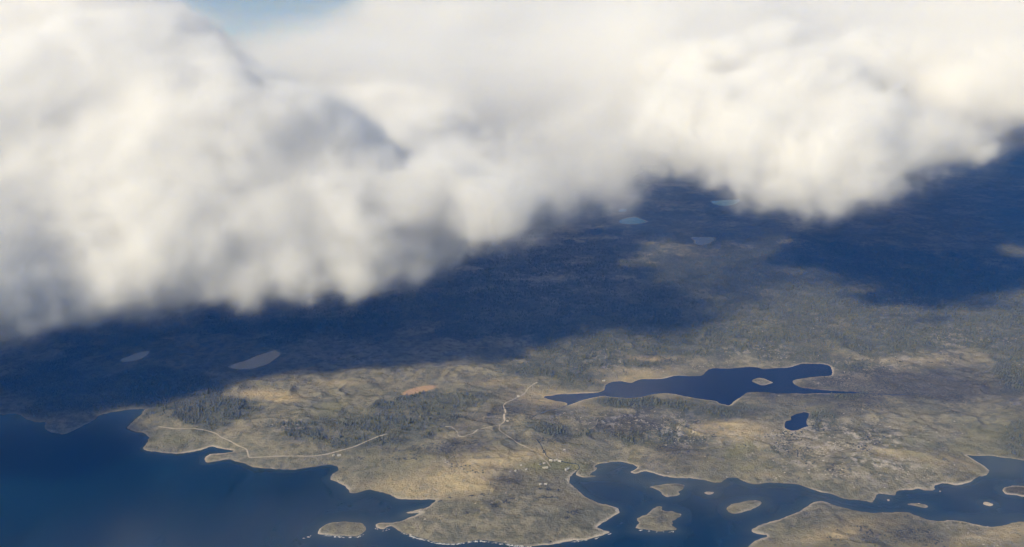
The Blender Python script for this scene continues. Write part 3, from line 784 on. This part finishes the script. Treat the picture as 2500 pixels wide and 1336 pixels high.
def volume_group(name, attr_name, lo, hi, res, mat=None, threshold=None):
    t = bpy.data.node_groups.new(name, 'GeometryNodeTree')
    t.interface.new_socket('Geometry', in_out='INPUT', socket_type='NodeSocketGeometry')
    t.interface.new_socket('Geometry', in_out='OUTPUT', socket_type='NodeSocketGeometry')
    N = t.nodes.new; L = t.links.new
    gi = N('NodeGroupInput'); go = N('NodeGroupOutput')
    vc = N('GeometryNodeVolumeCube')
    vc.inputs['Min'].default_value = lo; vc.inputs['Max'].default_value = hi
    for nm, r in zip(('Resolution X', 'Resolution Y', 'Resolution Z'), res): vc.inputs[nm].default_value = r
    pos = N('GeometryNodeInputPosition')
    mr = N('ShaderNodeVectorMath'); mr.operation = 'SUBTRACT'; mr.inputs[1].default_value = lo
    L(pos.outputs[0], mr.inputs[0])
    sc = N('ShaderNodeVectorMath'); sc.operation = 'MULTIPLY'
    sc.inputs[1].default_value = tuple((r - 1) / (b - a) for a, b, r in zip(lo, hi, res))
    L(mr.outputs[0], sc.inputs[0])
    sp = N('ShaderNodeSeparateXYZ'); L(sc.outputs[0], sp.inputs[0])
    def m(op, a, b=0.0):
        nd = N('ShaderNodeMath'); nd.operation = op
        for i, v in enumerate((a, b)):
            if hasattr(v, 'is_linked'): L(v, nd.inputs[i])
            else: nd.inputs[i].default_value = v
        return nd.outputs[0]
    ix, iy, iz = (m('ROUND', sp.outputs[i]) for i in range(3))
    # vertex order: x slowest, then y, then z
    fl = m('ADD', m('MULTIPLY', m('ADD', m('MULTIPLY', ix, float(res[1])), iy), float(res[2])), iz)
    at = N('GeometryNodeInputNamedAttribute'); at.data_type = 'FLOAT'; at.inputs['Name'].default_value = attr_name
    si = N('GeometryNodeSampleIndex'); si.data_type = 'FLOAT'; si.domain = 'POINT'
    fi = N('FunctionNodeFloatToInt'); L(fl, fi.inputs[0])
    L(gi.outputs[0], si.inputs['Geometry']); L(at.outputs[0], si.inputs['Value']); L(fi.outputs[0], si.inputs['Index'])
    L(si.outputs[0], vc.inputs['Density'])
    last = vc.outputs[0]
    if threshold is not None:
        vm = N('GeometryNodeVolumeToMesh'); vm.inputs['Threshold'].default_value = threshold
        L(last, vm.inputs[0]); last = vm.outputs[0]
    if mat is not None:
        sm = N('GeometryNodeSetMaterial'); sm.inputs['Material'].default_value = mat
        L(last, sm.inputs[0]); last = sm.outputs[0]
    L(last, go.inputs[0])
    return t

def vapour_mat(name, col, aniso):
    g = G(name)
    pv = g.n('ShaderNodeVolumePrincipled')
    pv.inputs['Color'].default_value = (*col, 1)
    pv.inputs['Density'].default_value = 1.0
    pv.inputs['Anisotropy'].default_value = aniso
    g.l(pv.outputs[0], g.out.inputs['Volume'])
    return g.m
M_VAP = vapour_mat('cloud_vapour', (1.0, 0.998, 0.995), 0.0)
g = G('cloud_heart'); g.bsdf((0.96, 0.955, 0.945), 1.0, 0.0); M_HEART = g.m

def points_obj(name, vals, aname):
    me = bpy.data.meshes.new(name)
    me.vertices.add(vals.size)
    a = me.attributes.new(aname, 'FLOAT', 'POINT'); a.data.foreach_set('value', vals.astype(np.float32).ravel())
    o = bpy.data.objects.new(name, me); COL.objects.link(o)
    return o
def largest(me):                            # keep the one largest body
    ed = np.empty(len(me.edges) * 2, np.int32); me.edges.foreach_get('vertices', ed); ed = ed.reshape(-1, 2)
    lab = np.arange(len(me.vertices))
    while True:
        m_ = np.minimum(lab[ed[:, 0]], lab[ed[:, 1]]); l2 = lab.copy()
        np.minimum.at(l2, ed[:, 0], m_); np.minimum.at(l2, ed[:, 1], m_); l2 = l2[l2]
        if (l2 == lab).all(): break
        lab = l2
    u_, c_ = np.unique(lab, return_counts=True)
    bm = bmesh.new(); bm.from_mesh(me); bm.verts.ensure_lookup_table()
    bmesh.ops.delete(bm, geom=[v for v, l in zip(bm.verts, lab) if l != u_[c_.argmax()]], context='VERTS')
    bm.to_mesh(me); bm.free()
def make_cloud(label, puffs, lo, hi, vox, amp, scale, seed, sigma, edge, heart, k=60.0):
    res = [int((b - a) / vox) + 1 for a, b in zip(lo, hi)]
    ax = [np.linspace(a, b, r, dtype=np.float32) for a, b, r in zip(lo, hi, res)]
    gx, gy, gz = np.meshgrid(*ax, indexing='ij')
    f = cloud_field(gx, gy, gz, puffs, amp, scale, seed, k, lo[2] + 60)
    rim = np.ones_like(f)                   # fade at the ends of the grid
    dens = sigma * sstep(0, edge, f) ** 1.4
    dens *= 0.65 + 0.35 * sstep(lo[2] + 60, lo[2] + 350, gz) # thinner towards the torn base
    dens += 0.0007 * sstep(-50, 50, f)      # thin veil round the puffs
    dens[f < -49] = 0
    # dense heart as a mesh
    st = max(1, int(round(40 / vox)))
    fs = f[::st, ::st, ::st].copy()
    for a in range(3):
        fs = (np.roll(fs, 1, a) + 2 * fs + np.roll(fs, -1, a)) / 4
    for a in range(3):
        sl0 = [slice(None)] * 3; sl0[a] = [0, -1]; fs[tuple(sl0)] = -100
    hi2 = [x[::st][-1] for x in ax]
    tmp = points_obj('cloud_tmp', fs, 'f')
    md = tmp.modifiers.new('v', 'NODES'); md.node_group = volume_group('heart', 'f', tuple(lo), tuple(float(v) for v in hi2), fs.shape, M_HEART, heart)
    dg = bpy.context.evaluated_depsgraph_get()
    me = bpy.data.meshes.new_from_object(tmp.evaluated_get(dg))
    bpy.data.objects.remove(tmp)
    me.name = 'cloud_bank'
    if not len(me.polygons):                # all vapour, no dense heart
        me = None
    else:
        largest(me)
    if me:
        me.materials.clear(); me.materials.append(M_HEART)
        me.polygons.foreach_set('use_smooth', np.ones(len(me.polygons), bool))
    o = bpy.data.objects.new('cloud_bank', me); COL.objects.link(o)
    tag(o, label, 'cloud', 'cloud banks over the coast')
    v = points_obj('vapour', dens, 'd')
    v.data.materials.append(M_VAP)
    md = v.modifiers.new('v', 'NODES'); md.node_group = volume_group('vapour', 'd', tuple(lo), tuple(hi), res, M_VAP)
    v.parent = o; v['kind'] = 'stuff'
    print(label, res, 'heart faces', len(me.polygons) if me else 0, 'filled', float((dens > 0).mean()), round(time.time() - T0, 1))
    return o
CLOUD_A = [(60,609,3120,330,135,420),(-350,590,2800,400,220,500),(380,569,3220,280,120,420),(660,534,3270,230,120,380),(860,579,3320,150,70,260),(990,579,3420,110,55,220),
 (150,365,3350,420,220,520),(480,345,3400,320,180,480),(700,410,3400,220,140,400),(850,455,3400,130,90,300),(150,190,3500,280,140,420),(390,140,3700,170,130,400),(540,200,3600,140,90,350),(-300,400,3300,350,180,500),(250,-20,4050,160,130,420),(340,80,3850,180,130,400),(440,190,3750,110,80,350),(100,30,4000,280,120,420),(-250,60,4100,250,160,450),
 (-720,790,2100,220,80,260),(700,639,3220,80,38,150),(200,699,3100,140,45,180),(470,664,3170,110,40,160),(-50,724,3020,140,50,200),(670,280,3450,120,80,300),(330,709,3070,60,25,100),(930,639,3320,50,20,90),(780,345,3650,90,60,260)]  # low near puff far out of view, added to shade the left shore
CLOUD_B = [(1000,490,3150,150,80,220),(1090,525,3200,120,50,180),(1040,410,3300,120,80,240),(1080,470,3600,190,90,330),(1230,465,3500,130,55,230),(1000,360,4000,190,100,350),(1110,550,3300,100,30,150),
 (850,270,4600,170,80,420),(1000,270,4800,170,80,420),(1120,330,4700,80,50,300),(940,450,3600,150,90,300),(1000,590,3200,70,20,100)]
CLOUD_T = [(1620,240,4700,170,75,350),(1700,330,4300,110,50,250),(1560,300,4500,110,45,250),(1340,425,3700,150,55,260),(1480,375,3900,130,50,250),(1300,370,4200,130,60,250),(1640,350,3900,90,30,170),(1460,430,3600,80,20,120),(1420,320,4600,130,50,300),(1600,330,4300,90,40,200),(1240,515,3350,80,18,110)]
CLOUD_C = [(1900,310,4100,250,105,420),(2100,345,3800,170,85,330),(2230,310,4000,140,85,330),(1780,345,4000,120,60,260),(2000,425,3650,120,42,220),(2080,460,3500,80,26,130),(1760,420,3700,60,24,130),(2380,215,4500,150,75,380),(2560,230,4400,150,75,400),(2800,190,4400,260,130,500),(1930,500,3450,40,12,70),
 (1900,220,4700,250,60,350),(2200,210,4700,200,60,350),(1900,140,5000,330,80,400),(2250,140,5000,300,80,400),(2230,290,4700,170,60,350),(2400,235,4900,150,55,350),(2430,285,4900,120,35,300),(2230,270,5000,170,60,350),(2300,275,5250,170,45,300),(2190,320,5050,200,40,330),(1970,160,4750,170,75,300),(1740,260,4500,120,60,280)]  # deeper puffs hidden behind the bank's edge, added to shade the right-hand land
CLOUD_D = [(900,220,6500,160,45,700),(1000,210,6200,200,90,700),(1330,130,6500,330,120,900),(1700,130,6000,380,130,900),(2150,120,5600,420,150,900),(2600,60,5600,400,180,900),(1170,60,9000,230,110,1200),(1600,20,9500,420,120,1400),(2200,-20,9000,500,150,1400),(940,60,10500,80,60,1200),
 (1500,215,5200,200,60,500),(2900,150,6000,400,200,900),(150,180,9000,350,70,1200),(1350,225,5600,120,50,400),
 (1150,240,5700,260,50,600),(1750,225,6300,260,55,900),(2150,220,6300,300,60,900),(2500,210,6500,260,60,900),(2400,180,8000,380,50,1200),(850,240,5600,160,50,600),(2450,190,7500,300,60,1200),(2350,255,5600,200,45,500),(1340,305,5150,150,32,350),(1570,305,5000,130,26,280),(1220,300,5400,120,30,350),(2750,230,6500,260,70,900)]  # low deck puffs, mostly hidden, added to shade the far land
make_cloud('tall cream-white cloud bank filling the upper left, nearest to the viewer', CLOUD_A, (-3700, 1750, 150), (600, 4700, 1750), 17, 75, 560, 100, 0.033, 92, 175)
make_cloud('soft grey-white cloud joining the tall bank on its sunless flank', CLOUD_B, (-1400, 2700, 420), (900, 5600, 1450), 20, 85, 440, 130, 0.02, 105, 135)
make_cloud('thin torn veil of cloud in the gap between the two thick banks', CLOUD_T, (-400, 2900, 480), (1900, 5400, 1250), 22, 90, 360, 145, 0.0055, 130, 190)
make_cloud('thick cloud bank with ragged underside at the upper right', CLOUD_C, (500, 3100, 480), (3800, 5400, 1500), 17, 80, 480, 160, 0.029, 105, 180)
make_cloud('faint veil of mist over the bay below the tall cloud bank', [(100,1010,2500,260,60,300),(-150,1060,2350,260,90,300),(150,1130,2250,200,70,220),(350,960,2650,120,40,200)], (-2400, 1700, 60), (-600, 3100, 620), 28, 60, 420, 220, 0.0006, 160, 900)
make_cloud('far pale cloud deck along the top of the picture', CLOUD_D, (-4200, 4600, 600), (9000, 12500, 2100), 80, 180, 1200, 190, 0.007, 350, 520, 160)

# ------------------------------------------------------------------ haze
def box(name, lo, hi, mat):
    v = [(x, y, z) for x in (lo[0], hi[0]) for y in (lo[1], hi[1]) for z in (lo[2], hi[2])]
    f = [(0, 1, 3, 2), (4, 6, 7, 5), (0, 4, 5, 1), (2, 3, 7, 6), (0, 2, 6, 4), (1, 5, 7, 3)]
    return mesh_np(name, v, f, mat, False)
g = G('blue_haze')
pv = g.n('ShaderNodeVolumePrincipled')
pv.inputs['Color'].default_value = (0.03, 0.26, 1.0, 1)
pv.inputs['Absorption Color'].default_value = (1, 1, 1, 1)
pv.inputs['Density'].default_value = 0.58e-4
pv.inputs['Anisotropy'].default_value = 0.0
g.l(pv.outputs[0], g.out.inputs['Volume'])
HAZE = True
if HAZE:
    o = box('haze', (-70000, -6000, -31), (70000, 75000, 2300), g.m)
    tag(o, 'thin blue haze in the air over sea and moor', kind='stuff')
